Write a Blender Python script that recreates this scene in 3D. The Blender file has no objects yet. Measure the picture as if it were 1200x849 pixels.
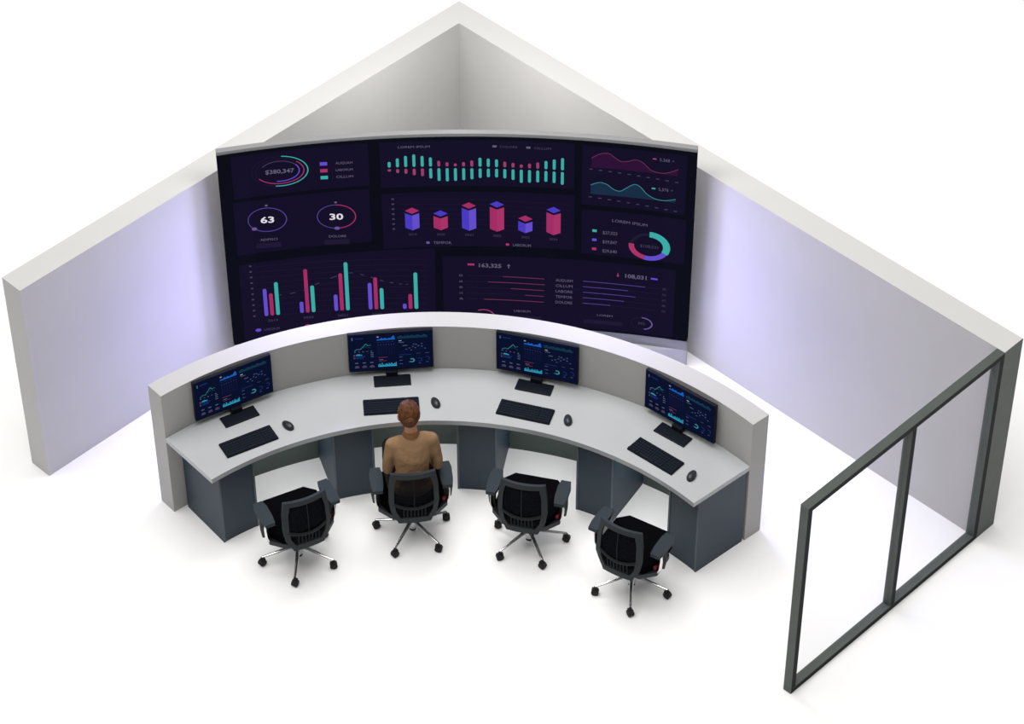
import bpy, bmesh, math, random
from mathutils import Vector, Matrix
random.seed(7)
COL = bpy.context.scene.collection
S = 1.8                       # wall height in metres; plan below is in wall heights
PI = math.pi
H = 0.5 ** 0.5
AR = Vector((H, -H, 0))       # direction of the right wall, away from the corner
AL = Vector((-H, -H, 0))      # direction of the left wall


# ------------------------------------------------------------------ materials
def lin(c):
    return tuple(((x / 255) / 12.92 if x / 255 <= 0.04045 else ((x / 255 + 0.055) / 1.055) ** 2.4) for x in c)


def mat(name, rgb, rough=0.6, metal=0.0, spec=0.3, noise=0.04, scale=6.0, bump=0.0, bscale=200.0, depth=0.002):
    m = bpy.data.materials.new(name)
    m.use_nodes = True
    nt = m.node_tree
    b = nt.nodes['Principled BSDF']
    b.inputs['Roughness'].default_value = rough
    b.inputs['Metallic'].default_value = metal
    b.inputs['Specular IOR Level'].default_value = spec
    tc = nt.nodes.new('ShaderNodeTexCoord')
    nz = nt.nodes.new('ShaderNodeTexNoise')
    nz.inputs['Scale'].default_value = scale
    nz.inputs['Detail'].default_value = 3
    nt.links.new(tc.outputs['Object'], nz.inputs['Vector'])
    rp = nt.nodes.new('ShaderNodeValToRGB')
    rp.color_ramp.elements[0].position = 0.3
    rp.color_ramp.elements[1].position = 0.7
    rp.color_ramp.elements[0].color = tuple(x * (1 - noise) for x in rgb) + (1,)
    rp.color_ramp.elements[1].color = tuple(min(1, x * (1 + noise)) for x in rgb) + (1,)
    nt.links.new(nz.outputs['Fac'], rp.inputs['Fac'])
    nt.links.new(rp.outputs['Color'], b.inputs['Base Color'])
    if bump:
        n2 = nt.nodes.new('ShaderNodeTexNoise')
        n2.inputs['Scale'].default_value = bscale
        nt.links.new(tc.outputs['Object'], n2.inputs['Vector'])
        bp = nt.nodes.new('ShaderNodeBump')
        bp.inputs['Strength'].default_value = bump
        bp.inputs['Distance'].default_value = depth
        nt.links.new(n2.outputs['Fac'], bp.inputs['Height'])
        nt.links.new(bp.outputs['Normal'], b.inputs['Normal'])
    return m


def glow(name, srgb, k=1.0):
    m = bpy.data.materials.new(name)
    m.use_nodes = True
    b = m.node_tree.nodes['Principled BSDF']
    b.inputs['Base Color'].default_value = (0.002, 0.002, 0.003, 1)
    b.inputs['Roughness'].default_value = 0.6
    b.inputs['Specular IOR Level'].default_value = 0.0
    e = m.node_tree.nodes.new('ShaderNodeRGB')
    e.outputs[0].default_value = lin(srgb) + (1,)
    m.node_tree.links.new(e.outputs[0], b.inputs['Emission Color'])
    b.inputs['Emission Strength'].default_value = k
    return m


def see_through(name, rgb, alpha, rough=0.7, gloss=False, tint=(1, 1, 1), weave=0):
    m = bpy.data.materials.new(name)
    m.use_nodes = True
    nt = m.node_tree
    nt.nodes.clear()
    out = nt.nodes.new('ShaderNodeOutputMaterial')
    mix = nt.nodes.new('ShaderNodeMixShader')
    tr = nt.nodes.new('ShaderNodeBsdfTransparent')
    tr.inputs[0].default_value = tuple(tint) + (1,)
    if gloss:
        sf = nt.nodes.new('ShaderNodeBsdfGlossy')
        sf.inputs['Roughness'].default_value = rough
    else:
        sf = nt.nodes.new('ShaderNodeBsdfDiffuse')
    sf.inputs[0].default_value = tuple(rgb) + (1,)
    mix.inputs[0].default_value = alpha
    if weave:
        tc = nt.nodes.new('ShaderNodeTexCoord')
        wv = nt.nodes.new('ShaderNodeTexNoise')
        wv.inputs['Scale'].default_value = weave
        mr = nt.nodes.new('ShaderNodeMapRange')
        mr.inputs['To Min'].default_value = alpha - 0.1
        mr.inputs['To Max'].default_value = min(1, alpha + 0.1)
        nt.links.new(tc.outputs['Object'], wv.inputs['Vector'])
        nt.links.new(wv.outputs['Fac'], mr.inputs['Value'])
        nt.links.new(mr.outputs['Result'], mix.inputs[0])
    nt.links.new(tr.outputs[0], mix.inputs[1])
    nt.links.new(sf.outputs[0], mix.inputs[2])
    nt.links.new(mix.outputs[0], out.inputs['Surface'])
    return m


M = dict(
    floor=mat('white_floor', (0.70, 0.70, 0.70), 0.8, spec=0.1, noise=0.005),
    wall=mat('white_painted_wall', (0.45, 0.445, 0.437), 0.8, spec=0.1, noise=0.012, scale=3),
    parapet=mat('white_laminate', (0.368, 0.364, 0.352), 0.6, spec=0.2, noise=0.012, scale=3),
    worktop=mat('worktop_white', (0.325, 0.336, 0.345), 0.22, spec=0.45, noise=0.015, scale=4),
    slate=mat('slate_laminate', (0.024, 0.039, 0.056), 0.5, spec=0.3, noise=0.05, scale=3),
    slate_edge=mat('slate_edge_band', (0.080, 0.10, 0.115), 0.5, spec=0.3),
    modesty=mat('dark_modesty_board', (0.07, 0.09, 0.08), 0.6, spec=0.2),
    frame=mat('anodised_frame', (0.062, 0.072, 0.066), 0.5, spec=0.3, noise=0.06, scale=8),
    frame_black=mat('black_frame_face', (0.006, 0.008, 0.009), 0.6, spec=0.1),
    video_frame=mat('video_wall_housing', (0.19, 0.192, 0.195), 0.6, spec=0.2, noise=0.02),
    plinth=mat('video_wall_plinth', (0.34, 0.34, 0.35), 0.6, spec=0.2, noise=0.02),
    black=mat('black_plastic', (0.010, 0.012, 0.016), 0.5, spec=0.3),
    casing=mat('monitor_casing', (0.006, 0.007, 0.011), 0.5, spec=0.08),
    stand=mat('monitor_stand', (0.005, 0.007, 0.011), 0.5, spec=0.08),
    keyb=mat('keyboard_body', (0.005, 0.006, 0.010), 0.7, spec=0.06),
    keycap=mat('keyboard_keys', (0.008, 0.011, 0.017), 0.8, spec=0.05),
    mouse=mat('mouse_body', (0.014, 0.018, 0.022), 0.4, spec=0.35),
    wheelm=mat('mouse_wheel', (0.05, 0.05, 0.055), 0.5),
    seat=mat('black_seat_fabric', (0.0022, 0.0022, 0.003), 0.95, spec=0.0, bump=0.3),
    chair_frame=mat('chair_slate_plastic', (0.017, 0.022, 0.025), 0.55, spec=0.15),
    lumbar=mat('lumbar_plastic', (0.0085, 0.0105, 0.012), 0.6, spec=0.1),
    pad=mat('armrest_pad', (0.018, 0.025, 0.031), 0.6, spec=0.15),
    chrome=mat('polished_chrome', (0.72, 0.71, 0.70), 0.14, metal=1.0, noise=0.02),
    red=mat('dark_red_plastic', (0.16, 0.008, 0.02), 0.5),
    rubber=mat('caster_rubber', (0.010, 0.010, 0.012), 0.6, spec=0.2),
    mesh=see_through('chair_mesh_fabric', (0.005, 0.006, 0.008), 0.84, weave=260),
    glass=see_through('window_glass', (0.9, 0.9, 0.9), 0.03, rough=0.05, gloss=True, tint=(0.965, 0.965, 0.97)),
    skin=mat('skin', (0.42, 0.20, 0.11), 0.55, spec=0.3, noise=0.06, scale=12),
    blouse=mat('tan_blouse', (0.215, 0.130, 0.068), 0.85, spec=0.1, noise=0.14, scale=9, bump=0.7, bscale=16, depth=0.02),
    blouse_trim=mat('brown_trim', (0.16, 0.075, 0.03), 0.8, spec=0.1),
    trousers=mat('dark_trousers', (0.018, 0.018, 0.022), 0.9, spec=0.05, noise=0.1, scale=20),
    hair=mat('auburn_hair', (0.066, 0.025, 0.009), 0.55, spec=0.1, noise=0.45, scale=45, bump=0.4, bscale=160),
    eye=mat('eye_white', (0.7, 0.68, 0.66), 0.3),
    iris=mat('eye_iris', (0.05, 0.03, 0.02), 0.3),
    lip=mat('lips', (0.36, 0.10, 0.09), 0.45),
    shoe=mat('black_shoe', (0.012, 0.012, 0.013), 0.35),
)


# ------------------------------------------------------------------ helpers
def obj(name, bm, m, parent=None, smooth=None):
    me = bpy.data.meshes.new(name)
    bmesh.ops.recalc_face_normals(bm, faces=bm.faces[:])
    if smooth is not None:
        for f in bm.faces:
            f.smooth = True
        for e in bm.edges:
            if len(e.link_faces) == 2 and e.calc_face_angle(0) > smooth:
                e.smooth = False
    bm.to_mesh(me)
    bm.free()
    for x in (m if isinstance(m, (list, tuple)) else [m]):
        me.materials.append(x)
    o = bpy.data.objects.new(name, me)
    COL.objects.link(o)
    if parent:
        o.parent = parent
    return o


def empty(name, loc=(0, 0, 0), rz=0.0):
    o = bpy.data.objects.new(name, None)
    COL.objects.link(o)
    o.location = loc
    o.rotation_euler = (0, 0, rz)
    o.empty_display_size = 0.1
    return o


def tag(o, label=None, cat=None, group=None, kind=None):
    if label:
        o['label'] = label
    if cat:
        o['category'] = cat
    if group:
        o['group'] = group
    if kind:
        o['kind'] = kind
    return o


def copy_tree(o, parent=None):
    c = o.copy()
    COL.objects.link(c)
    if parent:
        c.parent = parent
    for ch in list(o.children):
        copy_tree(ch, c)
    return c


def prism(bm, pts, z0, z1):
    a = [bm.verts.new((p[0], p[1], z0)) for p in pts]
    b = [bm.verts.new((p[0], p[1], z1)) for p in pts]
    n = len(pts)
    fs = [bm.faces.new(a[::-1]), bm.faces.new(b)]
    for i in range(n):
        fs.append(bm.faces.new((a[i], a[(i + 1) % n], b[(i + 1) % n], b[i])))
    return fs


def box(bm, c, s, rot=None):
    r = bmesh.ops.create_cube(bm, size=1)
    mt = Matrix.Translation(c) @ (rot.to_4x4() if rot else Matrix()) @ Matrix.Diagonal((*s, 1))
    bmesh.ops.transform(bm, matrix=mt, verts=r['verts'])
    return r['verts']


def bevel(bm, w, seg=2, ang=0.5):
    es = [e for e in bm.edges if len(e.link_faces) == 2 and e.calc_face_angle(0) > ang]
    bmesh.ops.bevel(bm, geom=es, offset=w, segments=seg, affect='EDGES', profile=0.5)


def tube(bm, pts, radii, n=12, flat=None):
    """swept round (or flattened) bar through pts; flat = (axis, factor) squashes the section"""
    pts = [Vector(p) for p in pts]
    if not isinstance(radii, (list, tuple)):
        radii = [radii] * len(pts)
    rings = []
    up = None
    for i, p in enumerate(pts):
        d = (pts[min(i + 1, len(pts) - 1)] - pts[max(i - 1, 0)]).normalized()
        if up is None:
            up = Vector((0, 0, 1)) if abs(d.z) < 0.9 else Vector((0, 1, 0))
        x = d.cross(up).normalized()
        y = x.cross(d).normalized()
        up = y
        fx, fy = flat if flat else (1, 1)
        rings.append([bm.verts.new(p + (x * math.cos(t) * fx + y * math.sin(t) * fy) * radii[i])
                      for t in (2 * PI * k / n for k in range(n))])
    for a, b in zip(rings, rings[1:]):
        for k in range(n):
            bm.faces.new((a[k], a[(k + 1) % n], b[(k + 1) % n], b[k]))
    bm.faces.new(rings[0][::-1])
    bm.faces.new(rings[-1])


def lathe(bm, prof, n=24, mt=None):
    rings = []
    for r, z in prof:
        rings.append([bm.verts.new((r * math.cos(2 * PI * k / n), r * math.sin(2 * PI * k / n), z)) for k in range(n)])
    for a, b in zip(rings, rings[1:]):
        for k in range(n):
            bm.faces.new((a[k], a[(k + 1) % n], b[(k + 1) % n], b[k]))
    bm.faces.new(rings[0][::-1])
    bm.faces.new(rings[-1])
    if mt:
        bmesh.ops.transform(bm, matrix=mt, verts=[v for r in rings for v in r])


def pol(c, r, a):
    return (c[0] + r * math.sin(a), c[1] + r * math.cos(a))


def sector(bm, c, r0, r1, a0, a1, z0, z1, n):
    """curved slab: ring sector about c, angles clockwise from +y"""
    rows = []
    for i in range(n + 1):
        a = a0 + (a1 - a0) * i / n
        p, q = pol(c, r0, a), pol(c, r1, a)
        rows.append([bm.verts.new((*p, z0)), bm.verts.new((*q, z0)), bm.verts.new((*q, z1)), bm.verts.new((*p, z1))])
    for a, b in zip(rows, rows[1:]):
        for k in range(4):
            bm.faces.new((a[k], a[(k + 1) % 4], b[(k + 1) % 4], b[k]))
    bm.faces.new(rows[0])
    bm.faces.new(rows[-1][::-1])


def R(d):
    return math.radians(d)


# ------------------------------------------------------------------ text
_txt = {}


def text_geo(s, bold=False):
    """outline of a word with the built-in font, filled, as 2-D faces; height of capitals = 1"""
    key = (s, bold)
    if key in _txt:
        return _txt[key]
    cu = bpy.data.curves.new('word', 'FONT')
    cu.body = s
    cu.resolution_u = 2
    cu.align_x = 'CENTER'
    if bold:
        cu.offset = 0.022
    o = bpy.data.objects.new('word', cu)
    COL.objects.link(o)
    dg = bpy.context.evaluated_depsgraph_get()
    me = bpy.data.meshes.new_from_object(o.evaluated_get(dg))
    vs = [(v.co.x / 0.70, v.co.y / 0.70) for v in me.vertices]
    fs = [tuple(f.vertices) for f in me.polygons]
    bpy.data.objects.remove(o)
    bpy.data.curves.remove(cu)
    bpy.data.meshes.remove(me)
    _txt[key] = (vs, fs)
    return _txt[key]


class Ink:
    """flat graphics of a lit screen, laid out in metres on the screen surface, mapped on by a function"""
    def __init__(self, mats, wrap):
        self.bm = bmesh.new()
        self.mats, self.wrap = mats, wrap
        self.k = {n: i for i, n in enumerate(mats)}
        self.slope, self.s0 = 0.0, 0.0

    def face(self, pts, m, lay=1):
        f = self.bm.faces.new([self.bm.verts.new(self.wrap(x, y + self.slope * (x - self.s0), lay)) for x, y in pts])
        f.material_index = self.k[m]

    def rect(self, x0, y0, x1, y1, m, lay=1):
        n = max(1, int(abs(x1 - x0) / 0.06))
        for i in range(n):
            a, b = x0 + (x1 - x0) * i / n, x0 + (x1 - x0) * (i + 1) / n
            self.face([(a, y0), (b, y0), (b, y1), (a, y1)], m, lay)

    def bar(self, x, y0, y1, w, m, lay=1):
        r = w / 2
        pts = [(x + r * math.cos(t), y1 - r + r * math.sin(t)) for t in (PI * k / 6 for k in range(7))]
        pts += [(x + r * math.cos(t), y0 + r + r * math.sin(t)) for t in (PI + PI * k / 6 for k in range(7))]
        if y1 - y0 < w:
            pts = [(x - r, y0), (x + r, y0), (x + r, y1), (x - r, y1)]
        self.face(pts, m, lay)

    def line(self, pts, w, m, lay=1):
        pts = [Vector(p) for p in pts]
        for a, b in zip(pts, pts[1:]):
            d = (b - a)
            if d.length < 1e-6:
                continue
            n = Vector((-d.y, d.x)).normalized() * w / 2
            e = d.normalized() * w * 0.2
            k = max(1, int(d.length / 0.08))
            for i in range(k):
                p, q = a + d * i / k - e, a + d * (i + 1) / k + e
                self.face([p - n, q - n, q + n, p + n], m, lay)

    def arc(self, c, rx, ry, w, t0, t1, m, lay=1, n=40):
        n = max(3, int(n * abs(t1 - t0) / 360))
        for i in range(n):
            a, b = R(t0 + (t1 - t0) * i / n), R(t0 + (t1 - t0) * (i + 1) / n)
            P = lambda t, k: (c[0] + (rx + k) * math.sin(t), c[1] + (ry + k) * math.cos(t))
            self.face([P(a, -w / 2), P(b, -w / 2), P(b, w / 2), P(a, w / 2)], m, lay)

    def disc(self, c, r, m, lay=2, n=14, ry=None):
        self.face([(c[0] + r * math.cos(2 * PI * k / n), c[1] + (ry or r) * math.sin(2 * PI * k / n)) for k in range(n)], m, lay)

    def fill(self, pts, base, m, lay=1):
        for a, b in zip(pts, pts[1:]):
            if a[1] - base > 1e-4 or b[1] - base > 1e-4:
                self.face([(a[0], base), (b[0], base), b, a], m, lay)

    def word(self, s, c, h, m, lay=2, width=None, bold=False):
        vs, fs = text_geo(s, bold)
        xs = [v[0] for v in vs]
        kx = h if width is None else width / max(1e-6, max(xs) - min(xs))
        mid = (max(xs) + min(xs)) / 2
        V = [self.bm.verts.new(self.wrap(c[0] + (x - mid) * kx,
             c[1] + (y - 0.5) * h + self.slope * (c[0] + (x - mid) * kx - self.s0), lay)) for x, y in vs]
        for f in fs:
            try:
                self.bm.faces.new([V[i] for i in f]).material_index = self.k[m]
            except ValueError:
                pass

    def done(self, name, parent):
        bm = self.bm
        me = bpy.data.meshes.new(name)
        bm.to_mesh(me)
        bm.free()
        for m in self.mats.values():
            me.materials.append(m)
        o = bpy.data.objects.new(name, me)
        COL.objects.link(o)
        o.parent = parent
        return o


def smooth_curve(pts, n=6):
    out = []
    P = [Vector(p) for p in pts]
    for i in range(len(P) - 1):
        a, b, c, d = P[max(i - 1, 0)], P[i], P[i + 1], P[min(i + 2, len(P) - 1)]
        for k in range(n):
            t = k / n
            out.append(tuple(0.5 * (2 * b + (c - a) * t + (2 * a - 5 * b + 4 * c - d) * t * t + (3 * b - a - 3 * c + d) * t ** 3)))
    out.append(tuple(P[-1]))
    return out


# ------------------------------------------------------------------ setting
WH, TW = S, 0.108 * S
LL, LR = 2.3276 * S, 2.8634 * S
bm = bmesh.new()
bmesh.ops.create_grid(bm, x_segments=1, y_segments=1, size=40)
tag(obj('floor', bm, M['floor']), 'plain white floor under the whole control room', 'floor', kind='structure')
bm = bmesh.new()
prism(bm, [(0, 0), AL * LL, AL * LL - AR * TW, -AL * TW - AR * TW], 0, WH)
tag(obj('wall_left', bm, M['wall']), 'thick white wall on the left with a cut-off end', 'wall', kind='structure')
bm = bmesh.new()
CAP = 0.004
prism(bm, [(0, 0), -AL * TW - AR * TW, AR * (LR - CAP) - AL * TW, AR * (LR - CAP)], 0, WH)
tag(obj('wall_right', bm, M['wall']), 'thick white wall on the right, glass screen at its end', 'wall', kind='structure')
bm = bmesh.new()
prism(bm, [AR * (LR - CAP), AR * (LR - CAP) - AL * TW, AR * LR - AL * TW, AR * LR], 0, WH)
tag(obj('trim_1', bm, M['frame']), 'dark grey end cap on the right wall', 'trim', kind='structure')

# glass screen at right angles to the right wall
FT, FW, FL = 0.0375 * S, 0.046, 1.1155 * S
win = empty('window_1', AR * LR)
win.rotation_euler = (0, 0, math.atan2(AL.y, AL.x))        # local x runs along the screen, local y points to its outer face
tag(win, 'dark-framed two-pane glass screen standing out from the right wall end', 'window', kind='structure')
IN = -1 if (Matrix.Rotation(win.rotation_euler.z, 3, 'Z') @ Vector((0, 1, 0))).dot(AR) > 0 else 1
MX = 0.523 * S


def wbar(name, x0, x1, z0, z1, m='frame', y0=0.0, y1=FT):
    b = bmesh.new()
    box(b, ((x0 + x1) / 2, IN * (y0 + y1) / 2, (z0 + z1) / 2), (x1 - x0, y1 - y0, z1 - z0))
    if m == 'frame':
        bevel(b, 0.002, 1)
        b.normal_update()
        for f in b.faces:
            if f.normal.y * IN < -0.9:          # the outer face is black
                f.material_index = 1
        return obj(name, b, [M['frame'], M['frame_black']], win)
    return obj(name, b, M[m], win)


wbar('stile', 0, FW, FW, WH - FW)
wbar('stile', FL - FW, FL, FW, WH - FW)
wbar('top_rail', 0, FL, WH - FW, WH)
wbar('bottom_rail', 0, FL, 0, FW)
wbar('mullion', MX - FW / 2, MX + FW / 2, FW, WH - FW)
tag(wbar('glass_pane', FW, MX - FW / 2, FW, WH - FW, 'glass', 0.028, 0.036), 'clear pane nearer the wall')
tag(wbar('glass_pane', MX + FW / 2, FL - FW, FW, WH - FW, 'glass', 0.028, 0.036), 'clear pane at the free end')

# ------------------------------------------------------------------ curved video wall
VC = (0, -4.99 * S)
VR = 4.06 * S
SW = 1.693
vw = empty('video_wall', (0, -1.03 * S, 0))
tag(vw, 'giant curved video wall of dark dashboards across the room corner', 'video wall')
OFF = Matrix.Translation((0, 1.03 * S, 0))


def vobj(name, bm, m, parent, smooth=None):
    if parent is vw:
        bmesh.ops.transform(bm, matrix=OFF, verts=bm.verts[:])
    return obj(name, bm, m, parent, smooth)


bm = bmesh.new()
sector(bm, VC, VR, VR + 0.045, -SW / VR, SW / VR, 2.07, 1.165 * S, 60)
vobj('top_trim', bm, M['video_frame'], vw, 0.5)
bm = bmesh.new()
sector(bm, VC, VR, VR + 0.045, -SW / VR, SW / VR, 0.1665, 0.264, 60)
vobj('bottom_trim', bm, M['video_frame'], vw, 0.5)
bm = bmesh.new()
ends = SW / VR
pts = [pol(VC, VR + 0.04, -ends + 2 * ends * i / 40) for i in range(41)]
yf = -1.03 * S
pts = [(-0.9344 * S, yf)] + pts + [(0.9344 * S, yf)]
prism(bm, pts, 0, 0.1665)
vobj('plinth', bm, M['plinth'], vw)
bm = bmesh.new()
sector(bm, VC, VR - 0.008, VR + 0.045, -1.693 / VR, 1.693 / VR, 0.264, 2.0695, 60)
G = dict(
    bg=glow('screen_black', (7, 8, 18)),
    tile=glow('screen_tile', (17, 12, 36)),
    teal=glow('graph_teal', (58, 170, 164)),
    pink=glow('graph_pink', (166, 50, 104)),
    rose=glow('graph_rose', (150, 62, 108)),
    purple=glow('graph_purple', (98, 76, 200)),
    violet=glow('graph_violet', (72, 58, 190)),
    magenta=glow('graph_magenta', (160, 44, 100)),
    lilac=glow('graph_lilac', (104, 84, 150)),
    iris=glow('graph_iris', (80, 66, 142)),
    wine=glow('graph_wine', (112, 50, 84)),
    white=glow('text_white', (225, 222, 230)),
    grey=glow('text_grey', (98, 92, 116)),
    dim=glow('text_dim', (70, 62, 88)),
    faint=glow('grid_faint', (30, 23, 50)),
    seal=glow('graph_sea_line', (62, 138, 148)),
    plum=glow('fill_plum', (44, 14, 52)),
    sea=glow('fill_sea', (22, 44, 66)),
)
disp = vobj('display_panel', bm, G['bg'], vw, 0.5)


def vwrap(s, z, lay):
    r = VR - 0.008 - 0.0006 * (lay + 1)
    a = s / VR
    x, y = pol(VC, r, a)
    return (x, y + 1.03 * S, z)


def tile(x0, z0, x1, z1, slope=0.0, s0=0.0):
    k = Ink(G, vwrap)
    n = max(1, int((x1 - x0) / 0.06))
    k.rect(x0, z0, x1, z1, 'tile', 0)
    k.slope, k.s0 = slope, s0
    return k


# top left: ring gauge with legend
k = tile(-1.60, 1.655, -0.63, 2.045, -0.05, -1.26)
c = (-1.262, 1.862)
k.arc(c, 0.20, 0.135, 0.008, 5, 190, 'teal')
k.arc(c, 0.172, 0.113, 0.007, 45, 240, 'pink')
k.arc(c, 0.139, 0.092, 0.008, 55, 190, 'purple')
k.arc(c, 0.139, 0.092, 0.006, -60, 55, 'dim')
k.arc(c, 0.20, 0.135, 0.004, 190, 365, 'faint')
k.arc(c, 0.172, 0.113, 0.004, 240, 405, 'faint')
k.word('$380,347', c, 0.036, 'grey', width=0.205, bold=True)
for i, (m, w) in enumerate((('purple', 'ALIQUAM'), ('pink', 'LABORUM'), ('teal', 'CILLUM'))):
    k.bar(-0.950, 1.888 - 0.063 * i, 1.919 - 0.063 * i, 0.052, m)
    k.rect(-0.976, 1.891 - 0.063 * i, -0.924, 1.915 - 0.063 * i, m)
    k.word(w, (-0.805, 1.905 - 0.063 * i), 0.022, 'grey', width=0.12)
k.done('dashboard_tile', disp)
# middle left: two round gauges
k = tile(-1.61, 1.125, -0.635, 1.625, -0.08, -1.376)
for cx, num, lab, hot, t1 in ((-1.376, '63', 'ADIPISCI', 'iris', 225), (-0.880, '30', 'DOLORE', 'pink', 180)):
    c = (cx, 1.429)
    k.arc(c, 0.138, 0.11, 0.007, 0 if hot == 'pink' else -20, t1, hot)
    k.arc(c, 0.138, 0.11, 0.006, t1, 360, 'dim' if hot == 'purple' else 'iris')
    k.word(num, c, 0.056, 'white', width=0.098, bold=True)
    t = R(t1)
    k.disc((c[0] + 0.138 * math.sin(t), c[1] + 0.11 * math.cos(t)), 0.020, 'lilac', ry=0.015)
    k.bar(cx, 1.555, 1.570, 0.018, 'grey')
    k.word(lab, (cx, 1.243), 0.022, 'grey', width=0.125)
    k.rect(cx - 0.095, 1.165, cx + 0.085, 1.212, 'faint')
k.done('dashboard_tile', disp)
# bottom left: grouped bars with a dashed trend line
k = tile(-1.61, 0.285, -0.18, 1.035, -0.055, -1.435)
for i in range(10):
    z = 0.505 + 0.0545 * i
    k.rect(-1.49, z - 0.002, -0.24, z + 0.002, 'faint', 0.5)
    k.rect(-1.535, z + 0.004, -1.518, z + 0.018, 'dim')
grp = [(-1.437, 0.270, 0.22, 0.325), (-1.174, 0.112, 0.43, 0.265), (-0.920, 0.162, 0.37, 0.475), (-0.666, 0.265, 0.318, 0.21), (-0.413, 0.052, 0.15, 0.362)]
for (x, a, b, d), yr in zip(grp, ('2019', '2020', '2021', '2022', '2023')):
    for j, (h, m) in enumerate(((a, 'purple'), (b, 'magenta'), (d, 'teal'))):
        k.bar(x + 0.043 * j, 0.504, 0.504 + h, 0.028, m)
    k.word(yr, (x + 0.045, 0.456), 0.022, 'dim', width=0.075)
tr = [(-1.338, 0.700), (-1.18, 0.717), (-1.033, 0.791), (-0.821, 0.873), (-0.679, 0.835), (-0.564, 0.784), (-0.447, 0.755), (-0.376, 0.75)]
tr = smooth_curve(tr, 5)
for i in range(0, len(tr) - 1, 3):
    k.line(tr[i:i + 2], 0.006, 'dim')
for x, m, w in ((-1.506, 'purple', 'LABORUM'), (-1.139, 'pink', 'CILLUM'), (-0.80, 'teal', 'ALIQUAM')):
    k.disc((x, 0.372), 0.022, m, ry=0.016)
    k.word(w, (x + 0.10, 0.372), 0.024, 'dim', width=0.115)
k.done('dashboard_tile', disp)
# top middle: mirrored column chart
k = tile(-0.55, 1.625, 0.83, 2.045, -0.014, -0.486)
up = [52, 82, 102, 114, 98, 84, 52, 38, 28, 40, 56, 82, 76, 70, 52, 44, 32, 44, 58, 76, 94, 112]
dn = [20, 38, 46, 62, 72, 94, 118, 122, 118, 110, 102, 88, 80, 80, 86, 98, 122, 116, 110, 100, 106, 118]
top_t = [1, 1, 1, 1, 1, 1, 0, 0, 0, 0, 0, 1, 1, 1, 0, 0, 0, 0, 0, 1, 1, 1]
for i in range(22):
    x = -0.486 + 0.0586 * i
    k.bar(x, 1.812, 1.812 + up[i] / 1000, 0.021, 'teal' if top_t[i] else 'rose')
    k.bar(x, 1.796 - dn[i] / 1000, 1.796, 0.021, 'rose' if i < 5 else 'teal')
k.word('LOREM IPSUM', (-0.307, 1.995), 0.020, 'grey', width=0.225)
for x, w in ((0.263, 'DOLORE'), (0.502, 'CILLUM')):
    k.bar(x, 1.992, 2.010, 0.030, 'grey')
    k.word(w, (x + 0.10, 2.001), 0.020, 'dim', width=0.12)
k.done('dashboard_tile', disp)
# middle middle: boxes with lifted lids
k = tile(-0.55, 1.05, 0.835, 1.57, -0.033, -0.337)
for i in range(7):
    z = 1.228 + 0.047 * i
    k.rect(-0.42, z - 0.0015, 0.79, z + 0.0015, 'faint', 0.5)
    k.rect(-0.480, z - 0.004, -0.462, z + 0.010, 'dim')
for x, top, body, a, b, yr in ((-0.336, 1.401, 1.366, 'violet', 'magenta', '2019'), (-0.131, 1.375, 1.338, 'magenta', 'violet', '2020'),
                           (0.074, 1.454, 1.418, 'violet', 'magenta', '2021'), (0.276, 1.474, 1.436, 'magenta', 'violet', '2022'),
                           (0.481, 1.353, 1.315, 'violet', 'magenta', '2023'), (0.685, 1.453, 1.416, 'magenta', 'violet', '2024')):
    w, d, z0 = 0.0515, 0.026, 1.214
    la = 'purple' if a == 'violet' else 'pink'
    k.face([(x - w, z0 + d), (x, z0), (x, body - 0.012), (x - w, body + 0.012)], a)
    k.face([(x, z0), (x + w, z0 + d), (x + w, body + 0.012), (x, body - 0.012)], la)
    k.face([(x - w, top), (x, top - 0.030), (x + w, top), (x, top + 0.030)], b, 2)
    k.word(yr, (x, 1.176), 0.020, 'dim', width=0.058)
for x, m, w in ((-0.227, 'lilac', 'TEMPOR'), (0.351, 'pink', 'LABORUM')):
    k.disc((x, 1.096), 0.014, m, ry=0.012)
    k.word(w, (x + 0.105, 1.096), 0.025, 'grey', width=0.13)
k.done('dashboard_tile', disp)
# bottom right wide tile: two lists of lines
k = tile(-0.125, 0.285, 1.585, 0.955)
k.slope, k.s0 = -0.03, 0.05
k.rect(0.058, 0.866, 0.108, 0.884, 'pink')
k.word('163,325', (0.223, 0.870), 0.036, 'grey', width=0.165, bold=True)
k.face([(0.346, 0.872), (0.372, 0.872), (0.359, 0.893)], 'grey')
k.rect(0.356, 0.848, 0.362, 0.874, 'grey')
for i, (a, b) in enumerate(((0.316, 0.622), (0.206, 0.624), (0.372, 0.620), (0.482, 0.618), (0.176, 0.619))):
    z = 0.766 - 0.0577 * i
    k.rect(0.048, z - 0.0025, a, z + 0.0025, 'faint')
    k.rect(a, z - 0.003, b, z + 0.003, 'wine')
    k.word(('42%', '64%', '38%', '21%', '70%')[i], (0.007, z), 0.020, 'grey', width=0.026)
k.arc((0.172, 0.362), 0.080, 0.068, 0.009, -30, 110, 'rose')
k.arc((0.172, 0.362), 0.080, 0.068, 0.005, 110, 330, 'faint')
k.word('63%', (0.172, 0.362), 0.024, 'dim', width=0.05)
k.word('LABORUM', (0.458, 0.432), 0.020, 'grey', width=0.12)
k.rect(0.36, 0.340, 0.60, 0.385, 'faint')
k.slope, k.s0 = 0.0, 1.0
for i, w in enumerate(('ALIQUAM', 'CILLUM', 'LABORE', 'TEMPOR', 'DOLORE')):
    k.word(w, (0.768, 0.746 - 0.0545 * i), 0.026, 'grey', width=0.125)
k.face([(1.150, 0.840), (1.174, 0.840), (1.162, 0.822)], 'rose')
k.rect(1.159, 0.838, 1.165, 0.862, 'rose')
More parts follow.
